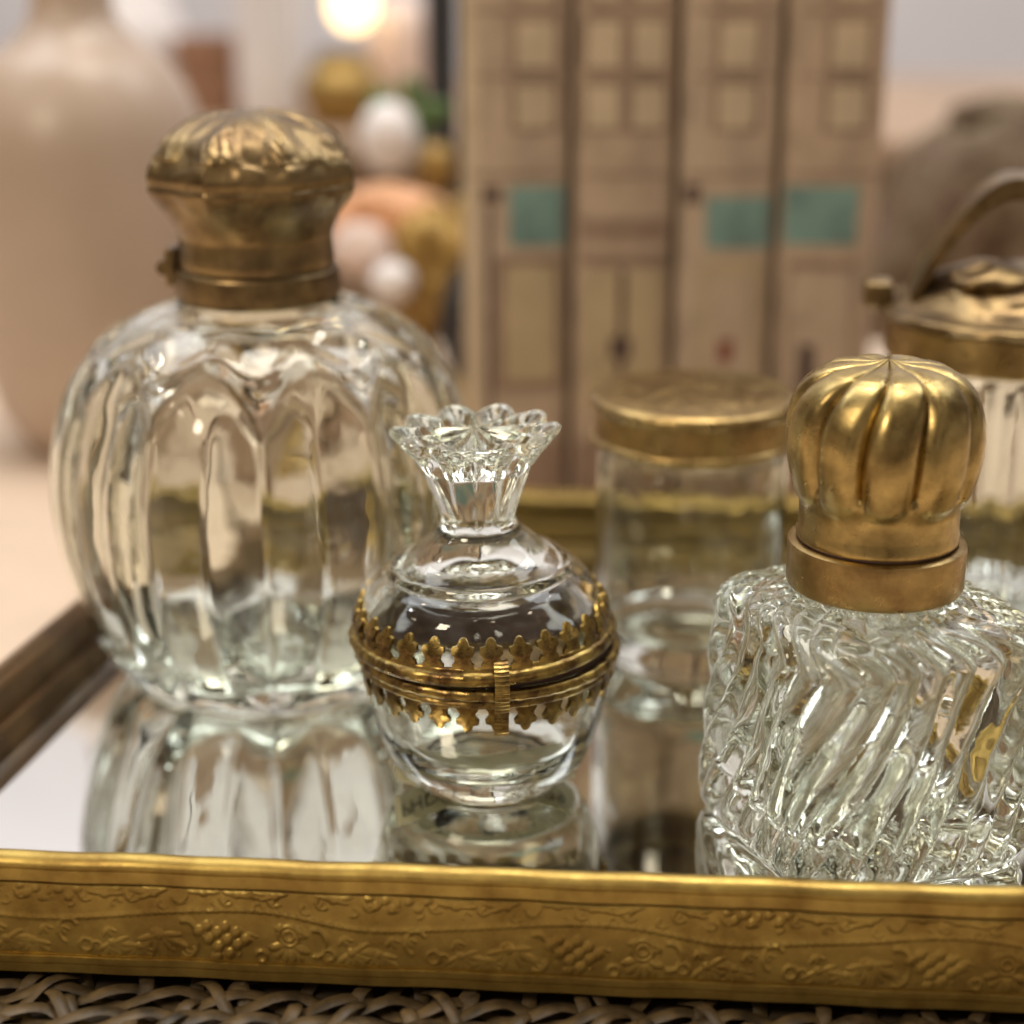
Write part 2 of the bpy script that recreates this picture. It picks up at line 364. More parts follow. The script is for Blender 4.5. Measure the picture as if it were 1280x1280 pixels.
v = [(p[0], p[1] - .5, -0.0045) for p in ip2] + [(p[0], p[1] - .5, -0.0126) for p in ip2]
link('base_board', mesh('base_board', v, [(0, 1, 2, 3), (7, 6, 5, 4), (0, 4, 5, 1), (1, 5, 6, 2), (2, 6, 7, 3), (3, 7, 4, 0)]), 'p_dark', tray, 0)

# ================================================================== woven rattan mat below the tray
wm = thing('wicker_mat', 'brown woven rattan mat lying under the mirrored tray', 'mat', (0, 0.5, -0.021))
mo = [offset_poly(-0.034)[0] + v2(.016, 0), offset_poly(-0.034)[1], offset_poly(-0.012)[2], offset_poly(-0.012)[3] + v2(-.006, 0)]
link('backing', mesh('backing', [(p[0], p[1] - .5, z_) for z_ in (.0018, .0004) for p in mo], [(0, 1, 2, 3), (7, 6, 5, 4), (0, 4, 5, 1), (1, 5, 6, 2), (2, 6, 7, 3), (3, 7, 4, 0)]), 'rattan_dark', wm, 0)
def strand(path, rx, ry): return link('strand', tube('strand', path, rx, ry, 6), 'rattan', wm, 60)
dirx = (FR - FL) / np.linalg.norm(FR - FL); nx = np.array([-dirx[1], dirx[0]])
def matpt(s, t, z): p = FL + dirx * s + nx * t; return (p[0], p[1] - .5, z)
for row in range(4):                        # braided pairs running along the front edge
    t0 = -0.0030 - row * 0.0092
    for k in range(2):
        ph = k * PI + row * 1.3 + random.uniform(-.4, .4)
        pts = []
        for s in np.arange(-0.03, 0.46, 0.0018):
            a = 2 * PI * s / 0.027 + ph + 0.5 * math.sin(s * 41 + row)
            pts.append(matpt(s, t0 + 0.0027 * math.sin(a) + random.uniform(-.0002, .0002), 0.0042 + 0.0017 * math.cos(a)))
        strand(pts, 0.0021, 0.0006)
for k in range(36):                       # short stakes crossing under and over the braids
    s = -0.02 + k * 0.0135 + random.uniform(-.0015, .0015); lean = random.uniform(-.003, .005); pts = []
    for t in np.arange(-0.034, 0.008, 0.0016):
        row = (t + 0.0030) / 0.0092
        pts.append(matpt(s + lean * (t / 0.034) + 0.0012 * math.sin(t * 400 + k), t, 0.0038 + 0.0022 * math.sin(PI * row + PI * (k % 2))))
    strand(pts, 0.0018, 0.0006)
for k in range(24):                         # loose diagonal strips worked over the braids
    s = -0.02 + k * 0.0195 + random.uniform(-.004, .004); sg = random.choice((-1, 1)); pts = []
    for t in np.arange(-0.036, 0.007, 0.0018):
        pts.append(matpt(s + sg * (t + .018) * 0.75, t, 0.0052 + 0.0020 * math.sin(t * 330 + k * 2.1)))
    strand(pts, 0.0016, 0.0005)
dl = (BL - FL) / np.linalg.norm(BL - FL); nl = np.array([-dl[1], dl[0]])
for row in range(2):                       # braids along the left edge
    for k in range(2):
        pts = []
        for s in np.arange(0.0, 0.31, 0.003):
            a = 2 * PI * s / 0.022 + k * PI + row
            p = FL + dl * s + nl * (0.006 + row * 0.0085 + 0.0022 * math.sin(a)); pts.append((p[0], p[1] - .5, 0.0045 + 0.0018 * math.cos(a)))
        strand(pts, 0.0021, 0.0011)

# ================================================================== left melon bottle
mb = thing('perfume_bottle', 'large round melon-ribbed clear glass bottle with dented domed brass cap', 'bottle', (-0.0770, 0.528, 0.0004))
mb.scale = (1.03, 1.03, 0.985)
NL = 11
def melon(r, z, T, u):
    Tn = T + 0.02 + np.where(u < OUT_U, 0, PI / NL)
    c = np.sqrt(np.cos(NL * Tn / 2) ** 2 + .006)
    outer = (u < OUT_U)
    zs = 0.100 + 0.009 * c
    fade = 1 - sstep(zs - 0.012, zs + 0.004, z)
    base = sstep(0.0, 0.012, z)
    a = np.where(outer, 0.085, 0.058) * fade * (0.35 + 0.65 * base) * (r > .02)
    r2 = r * (1 + a * (c ** 0.75 - 0.8))
    zw = 0.1110 + 0.0026 * np.cos(NL * Tn)
    ridge = np.exp(-((z - zs - 0.002) / 0.0022) ** 2) * 0.0007 + np.exp(-((z - zw) / 0.0020) ** 2) * 0.0013
    r2 = r2 + np.where(outer, ridge, 0) * (z > .08) * (r > .024)
    return r2, z, T + 0.0
P_OUT = [(0, 0.003), (0.030, 0.0025), (0.038, 0.0), (0.0435, 0.0012), (0.0500, 0.008), (0.0568, 0.026), (0.0615, 0.046), (0.0632, 0.062), (0.0615, 0.080), (0.0560, 0.097), (0.0465, 0.1095), (0.0350, 0.1175), (0.0245, 0.1215), (0.0215, 0.124), (0.0212, 0.130, 1)]
P_IN = [(0.0180, 0.130, 1), (0.0180, 0.124), (0.0225, 0.1175), (0.0335, 0.1130), (0.0435, 0.1055), (0.0520, 0.0940), (0.0572, 0.0780), (0.0588, 0.062), (0.0575, 0.046), (0.0515, 0.026), (0.0435, 0.0125), (0.030, 0.0085), (0.0, 0.0095)]
n_o = len(profile(P_OUT, .0011)); n_all = len(profile(P_OUT + P_IN, .0011)); OUT_U = n_o / n_all
link('glass_body', lathe('glass_body', P_OUT + P_IN, 260, melon, .0011), 'glass_old', mb, 60)
link('collar', lathe('collar', [(0.0214, 0.1215, 1), (0.0222, 0.1212), (0.0240, 0.1228), (0.0243, 0.1260), (0.0240, 0.1305), (0.0232, 0.1316, 1), (0.0214, 0.1316, 1), (0.0214, 0.1215, 1)], 96), 'brass_dark', mb, 40)
def capfn(r, z, T, u):
    o = sstep(0.143, 0.153, z)
    oct_ = np.cos(PI / 8) / np.cos((T + PI / 7) % (PI / 4) - PI / 8)
    r2 = r * (1 + o * 0.95 * (oct_ - 0.965))
    up = sstep(0.1595, 0.164, z) * (r > .004)
    q = (T * 8 / (2 * PI)) % 1 - .5; hgt = np.clip((z - .160) / .018, 0, 1)
    leaf = np.sqrt(np.clip(1 - (q / (.46 * np.sqrt(np.clip(1 - hgt, 0.02, 1)))) ** 2, 0, 1)) * (0.75 + .25 * np.cos(q * 40 + hgt * 16))
    rg = np.random.default_rng(21); fine = 0
    for k in range(26):
        m_, w_, p_ = rg.integers(2, 17), rg.uniform(150, 900), rg.uniform(0, 6.3); fine = fine + np.sin(m_ * T + p_) * np.sin(w_ * z + p_ * 2.3)
    emb = 0.8 * leaf * (hgt > .3) + 0.28 * np.tanh(fine * .6) + .12
    low = np.exp(-((z - 0.1535) / 0.003) ** 2) * 0.0004 * np.sin(16 * T)
    return r2 + up * emb * 0.0009 * np.clip(r / .012, 0, 1) + low, z + up * emb * 0.0004 * (r > .001), T
cap = link('cap', lathe('cap', [(0.0212, 0.1322, 1), (0.0226, 0.1322, 1), (0.0228, 0.1345), (0.0224, 0.1390), (0.0226, 0.1425), (0.0252, 0.1478), (0.0288, 0.1528), (0.0302, 0.1552, 1), (0.0306, 0.1566), (0.0300, 0.1578, 1), (0.0304, 0.1592), (0.0303, 0.1610), (0.0285, 0.1648), (0.0240, 0.1705), (0.0170, 0.1752), (0.0090, 0.1776), (0, 0.1783)], 240, capfn, .0006), 'brass_dark', mb, 35)
cap.rotation_euler = (0, 0, R(8))
hg = link('hinge', tube('hinge', [(-0.0262, -0.006, 0.1318), (-0.0262, 0.006, 0.1318)], 0.0024, n=14), 'brass_dark', mb, 40)
link('hinge_leaf', box('hinge_leaf', -0.0262, -0.0230, -0.005, 0.005, 0.126, 0.1375, 0.0006), 'brass_dark', hg, 40)

# ================================================================== small footed trinket jar
sj = thing('trinket_jar', 'small clear glass trinket jar with flower finial and toothed brass bands', 'jar', (-0.0068, 0.447, 0.0012))
link('bowl', lathe('bowl', [(0, 0.0012), (0.015, 0.0010), (0.0188, 0.0), (0.0208, 0.0006), (0.0242, 0.0034), (0.0278, 0.0084), (0.0309, 0.0170), (0.0326, 0.0270), (0.0336, 0.0370), (0.0338, 0.0405, 1), (0.0306, 0.0405, 1), (0.0304, 0.0360), (0.0296, 0.0260), (0.0274, 0.0165), (0.0225, 0.0100), (0.0140, 0.0082), (0, 0.0080)], 160, None, .0007), 'glass', sj, 50)
ring_t = Matrix.Rotation(R(1.6), 4, 'Y')
lid = link('lid', lathe('lid', [(0.0336, 0.0435, 1), (0.0338, 0.0460), (0.0332, 0.0505), (0.0312, 0.0556), (0.0282, 0.0592), (0.0250, 0.0611, 1), (0.0243, 0.0630), (0.0234, 0.0638, 1), (0.0222, 0.0643), (0.0186, 0.0662), (0.0150, 0.0695), (0.0120, 0.0722), (0.0110, 0.0738, 1), (0, 0.0738, 1), (0, 0.0625, 1), (0.0060, 0.0622), (0.0140, 0.0600), (0.0215, 0.0568), (0.0265, 0.0530), (0.0296, 0.0490), (0.0304, 0.0435, 1), (0.0336, 0.0435, 1)], 160, None, .0007), 'glass', sj, 50)
# finial: fluted, flaring to a ring of scooped petals
NPET = 10; nc = 240; th = np.linspace(0, 2 * PI, nc, endpoint=False); rows = []
for t in np.linspace(0, 1, 40):
    c = np.abs(np.cos(NPET * th / 2))
    if t < 0.06: r0, g = 0.0112 - 0.0004 * t / .06, 0.02
    else: r0 = 0.0104 + 0.0092 * ((t - .06) / .94) ** 1.1; g = 0.05 + 0.10 * t
    if t > 0.66: r0 += 0.0040 * ((t - .66) / .34) ** 1.2 + 0.0005; g += 0.06 * (t - .66) / .34
    rr = r0 * (1 - g * (1 - c ** .8)); zz = 0.0739 + 0.0250 * t - 0.0014 * (1 - c) * sstep(.7, 1, t)
    rows.append((rr, zz))
r_rim, z_rim = rows[-1]
for k_, (fr_, fz_) in enumerate([(1.012, .0006), (1.012, .0013), (.99, .0019)]): rows.append((r_rim * fr_, z_rim + fz_))
z_rim = z_rim + .0012
for s in np.linspace(0.94, 0, 34):
    c = np.abs(np.cos(NPET * th / 2)); sc = np.sin(PI * min(1, s) ** 1.1)
    zz = (z_rim + 0.0010) * s + 0.0985 * (1 - s) + 0.0022 * (1 - s) ** 3 - 0.0040 * sc * (c ** 1.2) + 0.0006 * sc * (1 - c)
    rows.append((r_rim * s + 0 * th, zz if s > 0 else np.full(nc, zz.mean())))
Rr = np.array([a + 0 * th for a, _ in rows]); Zr = np.array([z + 0 * th for _, z in rows]); Rr[-1] = 0
v, f = lathe_grid(Rr * np.cos(th), Rr * np.sin(th), Zr)
vb = [(0, 0, 0.0739)]; nb = len(v); v = list(v) + vb
f = f + [(nb, (j + 1) % nc, j) for j in range(nc)]
link('finial', mesh('finial', v, f), 'glass', lid, 40).scale = (.93, .93, 1)
def ripple(r, z, T, u):
    return r + 0.00018 * np.sin(46 * T + 3 * np.sin(5 * T)) * (u > .2) * (u < .8), z, T
lb = link('lower_band', lathe('lower_band', [(0.0339, 0.0355, 1), (0.0350, 0.0356), (0.0354, 0.0364), (0.0350, 0.0372, 1), (0.0357, 0.0378), (0.0364, 0.0386), (0.0364, 0.0396), (0.0358, 0.0406), (0.0346, 0.0409, 1), (0.0340, 0.0407, 1), (0.0339, 0.0355, 1)], 200, ripple, .0004), 'brass_band', sj, 45)
ub = link('upper_band', lathe('upper_band', [(0.0340, 0.0421, 1), (0.0356, 0.0419), (0.0363, 0.0427), (0.0365, 0.0440), (0.0360, 0.0450), (0.0351, 0.0456, 1), (0.0349, 0.0464), (0.0344, 0.0468, 1), (0.0339, 0.0466, 1), (0.0340, 0.0421, 1)], 200, ripple, .0004), 'brass_band', lid, 45)
link('inner_lip', lathe('inner_lip', [(0.0303, 0.0385, 1), (0.0337, 0.0407, 1), (0.0337, 0.0436, 1), (0.0303, 0.0440, 1), (0.0303, 0.0385, 1)], 96), 'p_dark', sj, 40)
# crown teeth: trefoil plaques following the glass
def tooth_mesh(up):
    out = [(-.0024, 0), (-.0024, .0010), (-.0017, .0018), (-.0019, .0028), (-.0026, .0037), (-.0024, .0048), (-.0013, .0051), (-.0010, .0060), (-.0006, .0066), (0, .0068),
           (.0006, .0066), (.0010, .0060), (.0013, .0051), (.0024, .0048), (.0026, .0037), (.0019, .0028), (.0017, .0018), (.0024, .0010), (.0024, 0)]
    v = []; k = len(out)
    def pos(x, h, off):
        if up: z = 0.0462 + h; rr = float(np.interp(z, [.046, .0505, .0556, .0596], [.0338, .0332, .0312, .0280]))
        else: z = 0.0360 - h * .95; rr = float(np.interp(z, [.017, .027, .037], [.0308, .0326, .0336]))
        rr += off; return (rr * math.sin(x / rr), -rr * math.cos(x / rr), z)
    for off in (0.0003, 0.0012):
        for (x, h) in [(x_ * 1.18, h_ * 1.16) for x_, h_ in out]: v.append(pos(x, h, off + (0.0003 if 0.002 < h < .005 and off > .001 else 0)))
    v.append(pos(0, .0034, .0019)); c = 2 * k
    f = [(k + i, k + i + 1, c) for i in range(k - 1)] + [(2 * k - 1, k, c)]
    f += [(i, i + 1, k + i + 1, k + i) for i in range(k - 1)] + [tuple(range(k))[::-1]]
    if not up: f = [tuple(q)[::-1] for q in f]
    me = mesh('tooth', v, f); me.materials.append(M['brass_band']); me.shade_smooth(); me.set_sharp_from_angle(angle=R(35)); return me
tu, tl = tooth_mesh(True), tooth_mesh(False)
NT = 28
for k in range(NT):
    a = 2 * PI * (k + .42) / NT
    for me, par in ((tu, ub), (tl, lb)):
        o = bpy.data.objects.new('tooth', me); C.objects.link(o); o.parent = par; o.rotation_euler = (random.uniform(-.006, .006), 0, a + random.uniform(-.012, .012))
lid.rotation_euler = (R(0.5), R(-1.7), 0); lid.location = (0.0, 0, 0.0006)
# clasp strap on the front, ribbed; hinge at the back
cl = []
for k, (y, z) in enumerate(catmull([(-.0347, .0492), (-.0372, .0466), (-.0386, .0430), (-.0386, .0400), (-.0378, .0370), (-.0366, .0340), (-.0364, .0315), (-.0366, .0286)], .0004)):
    cl.append((y - (0.00028 if k % 3 == 0 else 0), z))
v = []; f = []
for (y, z) in cl: v += [(-.0017, y + .0009, z), (-.0019, y, z), (0, y - .0003, z), (.0019, y, z), (.0017, y + .0009, z)]
for i in range(len(cl) - 1):
    for j in range(5): f.append((i * 5 + j, i * 5 + (j + 1) % 5, (i + 1) * 5 + (j + 1) % 5, (i + 1) * 5 + j))
f += [(0, 4, 3, 2, 1), tuple((len(cl) - 1) * 5 + j for j in range(5))]
o = link('clasp', mesh('clasp', v, f), 'brass_band', sj, 30); o.rotation_euler = (0, 0, R(6.5))
link('hinge', tube('hinge', [(-.007, .0372, .0416), (.007, .0372, .0416)], .0019, n=12), 'brass_band', sj, 40)
# price label stuck below the foot, print on its underside
def lab(x, y): # local label coords -> jar space
    a = R(6); z = -0.0006 + 0.0058 * (abs(x) / 0.0245) ** 1.6 + 0.0008 * (y / .007) * (x / .0245)
    return (x * math.cos(a) - y * math.sin(a) - 0.0010, x * math.sin(a) + y * math.cos(a) - .0068, z)
xs = np.linspace(-.0245, .0245, 40); ys = np.linspace(-.0072, .0072, 6); v = []; f = []
for dz in (0, -0.00012):
    for y in ys:
        for x in xs: p = lab(x, y); v.append((p[0], p[1], p[2] + dz))
nX, nY = len(xs), len(ys)
for j in range(nY - 1):
    for i in range(nX - 1):
        q = (j * nX + i, j * nX + i + 1, (j + 1) * nX + i + 1, (j + 1) * nX + i); f.append(q); f.append(tuple(k + nX * nY for k in q)[::-1])
pl = link('price_label', mesh('price_label', v, f), 'paper_label', sj, 60); pl['label'] = 'cream price sticker under the jar, its print mirrored in the tray'
def text_mesh(s, size):
    cu = bpy.data.curves.new('txt', 'FONT'); cu.body = s; cu.size = size; cu.resolution_u = 4
    o = bpy.data.objects.new('txt', cu); C.objects.link(o); dg = bpy.context.evaluated_depsgraph_get(); dg.update()
    me = bpy.data.meshes.new_from_object(o.evaluated_get(dg)); bpy.data.objects.remove(o); return me
for s, x0 in (('PHDE', -.0232), ('0129', .0112)):
    me = text_mesh(s, .0066)
    for vv in me.vertices:
        x, y = x0 + vv.co.x * .82, -(vv.co.y - .0014) * 1.3     # letters' heads point towards the viewer, seen from below
        p = lab(x, y); vv.co = (p[0], p[1], p[2] - .00022)
    me.materials.clear(); link('lettering', me, 'ink', pl, 0)

# ================================================================== swirl bottle on the right
sb = thing('perfume_bottle', 'square swirl-fluted clear glass bottle with gadrooned brass dome cap', 'bottle', (0.0914, 0.4160, 0.0004))
ROT = R(45 - 23)       # near corner points left of the viewer
def sq_r(T, s, n_): return s / ((np.abs(np.cos(T)) ** n_ + np.abs(np.sin(T)) ** n_) ** (1 / n_))
tt = np.linspace(0, 2 * PI, 2001); rr = sq_r(tt, 1, 5); xx, yy = rr * np.cos(tt), rr * np.sin(tt)
arc = np.concatenate([[0], np.cumsum(np.hypot(np.diff(xx), np.diff(yy)))]); arc /= arc[-1]
NF = 27
PO = [(0, .0030), (.0200, .0026), (.0285, .0), (.0318, .0010), (.0332, .0045), (.0330, .0120), (.0322, .0300), (.0318, .0450), (.0314, .0550), (.0296, .0602), (.0255, .0624), (.0218, .0632), (.0195, .0645), (.0190, .0690, 1)]
PI_ = [(.0160, .0690, 1), (.0160, .0620), (.0185, .0590), (.0225, .0560), (.0250, .0510), (.0258, .0420), (.0262, .0250), (.0262, .0140), (.0230, .0095), (.0120, .0085), (0, .0085)]
npo, npa = len(profile(PO, .0006)), len(profile(PO + PI_, .0006)); U_SB = npo / npa
k1 = rng.uniform(0, 6, 8)
def swirl(r, z, T, u):
    outer = u < U_SB
    n_ = np.where(outer, 2 + 3.6 * sstep(.0195, .0300, r), 2 + 2.0 * sstep(.017, .025, r))
    base_r = sq_r(T, r, n_)
    ar = np.interp(T % (2 * PI), tt, arc)
    tw = 0.52 * np.minimum(z, .054) / .25 - 0.050 * sstep(.054, .066, z)
    ph = NF * PI * (ar - tw) + 0.45 * np.sin(4 * T + 55 * z + k1[0]) + 0.22 * np.sin(9 * T - 120 * z + k1[1])
    rib = np.abs(np.cos(ph)) ** 0.7
    amp = 0.0025 * sstep(.024, .0290, r) * sstep(.001, .008, z) + 0.0012 * (r > .0192) * (z > .05) * (1 - sstep(.024, .029, r))
    amp = amp * (1 + 0.25 * np.sin(5 * T + 70 * z + k1[2]))
    lump = 0.00028 * np.sin(9 * T + 210 * z + k1[3]) * np.sin(260 * z - 6 * T) * (r > .022) * (z > .003)
    d = np.where(outer, amp * (rib - 0.62) + lump, 0.0007 * np.sin(6 * T + 130 * z) * (r > .02))
    return base_r + d, z, T
ob = link('glass_body', lathe('glass_body', PO + PI_, 560, swirl, .0006), 'glass_swirl', sb, 70); ob.scale = (1.035, 1.035, 1.066); ob.rotation_euler = (0, 0, ROT)
co_ = link('collar', lathe('collar', [(.0192, .0655, 1), (.0222, .0650), (.0229, .0658, 1), (.0230, .0700), (.0230, .0765), (.0226, .0776), (.0215, .0780, 1), (.0192, .0780, 1), (.0192, .0655, 1)], 128), 'brass_brushed', sb, 40)
co_.scale = (.963, .963, .93); co_.location.z = .0092
NG = 10
def gad(r, z, T, u):
    t = np.clip((z - .0885) / (.1262 - .0885), 0, 1)
    tw = 0.02 * t + 0.26 * t ** 4
    ph = NG * T / 2 + 0.2 * np.sin(3 * T + 1)
    c = np.sqrt(np.cos(ph) ** 2 + .0025)
    lo = 0.0008 + 0.0060 * (1 - np.sqrt(np.clip(c, 0, 1)))        # scalloped lower ends
    on = sstep(lo, lo + 0.0035, z - .0875)
    lob = np.sqrt(np.clip(1 - (1 - c) ** 2 * 1.0, 0, 1)) - 0.76
    bead = 0.010 * np.exp(-((c - .12) / .05) ** 2)
    a = 0.21 * on * sstep(.0005, .008, r)
    return r * (1 + a * lob + bead * on), z + 0.0009 * on * lob * (r < .016), T + tw
capo = link('cap', lathe('cap', [(.0192, .0790, 1), (.0215, .0788), (.0212, .0830), (.0211, .0868), (.0214, .0890), (.0226, .0930), (.0240, .0985), (.0247, .1040), (.0246, .1095), (.0236, .1150), (.0212, .1200), (.0170, .1238), (.0110, .1256), (.0050, .1260), (.0018, .1266), (0, .1269)], 300, gad, .0005), 'brass', sb, 60); capo.scale = (.934, .934, .93); capo.location.z = .0092
capo.rotation_euler = (0, 0, R(12))
nr_ = link('neck_ring', lathe('neck_ring', [(.0188, .0782, 1), (.0208, .0782, 1), (.0208, .0789, 1), (.0188, .0789, 1)], 64), 'p_dark', sb, 30); nr_.scale = (.955, .955, .93); nr_.location.z = .0092

# ================================================================== middle jar with flat brass lid
mj = thing('glass_jar', 'straight cylindrical clear glass jar with flat brass screw lid', 'jar', (0.0572, 0.535, 0.0004))
link('glass_body', lathe('glass_body', [(0, .0020), (.0180, .0016), (.0225, 0), (.0265, .0010), (.0292, .0050), (.0300, .0110), (.0302, .0400), (.0302, .0680), (.0300, .0720), (.0285, .0740), (.0278, .0790, 1), (.0255, .0790, 1), (.0255, .0740), (.0270, .0700), (.0275, .0660), (.0276, .0400), (.0272, .0170), (.0240, .0115), (.0130, .0095), (0, .0095)], 128, None, .0009), 'glass_old', mj, 50)
def beads(r, z, T, u):
    return r + 0.0004 * np.maximum(0, np.sin(40 * T)) * np.exp(-((z - .0868) / .0008) ** 2), z, T
ld = link('lid', lathe('lid', [(.0280, .0742, 1), (.0316, .0742), (.0326, .0750), (.0324, .0762), (.0314, .0768, 1), (.0312, .0800), (.0312, .0850, 1), (.0316, .0858), (.0320, .0868), (.0318, .0880), (.0306, .0890, 1), (.0300, .0889), (.0288, .0892), (.0200, .0904), (.0100, .0910), (0, .0912)], 200, beads, .0006), 'brass_brushed', mj, 40); ld.scale = (1.03, 1.03, 0.99)
# ================================================================== right rear jar with strap handle
rj = thing('glass_jar', 'fluted clear glass jar with tarnished brass lid and arched strap handle', 'jar', (0.1600, 0.553, 0.0004))
def flute(r, z, T, u):
    return r * (1 + 0.03 * (np.abs(np.cos(12 * T)) - .6) * (u < .52) * (z > .004) * (z < .092)), z, T
link('glass_body', lathe('glass_body', [(0, .0020), (.0250, .0016), (.0330, 0), (.0368, .0020), (.0385, .0080), (.0390, .0200), (.0390, .0700), (.0385, .0900), (.0372, .0950), (.0368, .1000, 1), (.0340, .1000, 1), (.0342, .0940), (.0352, .0880), (.0356, .0700), (.0356, .0180), (.0330, .0110), (.0200, .0090), (0, .0090)], 240, flute, .0011), 'glass', rj, 50)
link('collar', lathe('collar', [(.0370, .0945, 1), (.0396, .0945), (.0400, .0955, 1), (.0398, .1010), (.0398, .1052), (.0390, .1060, 1), (.0370, .1060, 1), (.0370, .0945, 1)], 128), 'brass_brushed', rj, 40)
def lump(r, z, T, u):
    e_ = np.sin(9 * T + 2) * np.sin(z * 900) + np.maximum(0, np.sin(5 * T + z * 500))
    return r + 0.0007 * e_ * (r > .004) * (z > .1075), z + .0006 * np.sin(7 * T) * (r > .005) * (r < .034), T
ld = link('lid', lathe('lid', [(.0372, .1066, 1), (.0418, .1066), (.0428, .1076), (.0424, .1090), (.0408, .1098, 1), (.0380, .1104), (.0330, .1128), (.0260, .1175), (.0170, .1205), (.0080, .1214), (0, .1216)], 160, lump, .0008), 'brass_dark', rj, 40)
link('hinge_tab', box('hinge_tab', -.0475, -.0385, -.006, .006, .1085, .1165, .0012), 'brass_dark', rj, 40).rotation_euler = (0, R(0), R(-6)); rj.scale = (1, 1, 1.025)
v = []; f = []; nA = 40
hp = catmull([(-.0330, .1100), (-.0275, .1215), (-.0190, .1350), (-.0100, .1440), (-.0020, .1465), (.0090, .1440), (.0200, .1345), (.0280, .1215), (.0330, .1100)], .002)
nA = len(hp) - 1
for i, (hx, hz) in enumerate(hp):
    wv = .0125 * (1 - .25 * i / nA)
    for off in (-.0020, .0020):
        for s_ in (-1, 1): v.append((hx, s_ * wv, hz + off * 1.6))
for i in range(nA):
    b0, b1 = i * 4, (i + 1) * 4
    f += [(b0, b0 + 1, b1 + 1, b1), (b0 + 3, b0 + 2, b1 + 2, b1 + 3), (b0 + 1, b0 + 3, b1 + 3, b1 + 1), (b0 + 2, b0, b1, b1 + 2)]
f += [(0, 2, 3, 1), (nA * 4, nA * 4 + 1, nA * 4 + 3, nA * 4 + 2)]
o = link('strap_handle', mesh('strap_handle', v, f), 'brass_dark', rj, 40); o.rotation_euler = (0, 0, R(-10))
link('finial', ball('finial', .014, .012, .0060, 20, .05), 'brass_dark', rj, 60).location = (-.010, -.012, .1190)

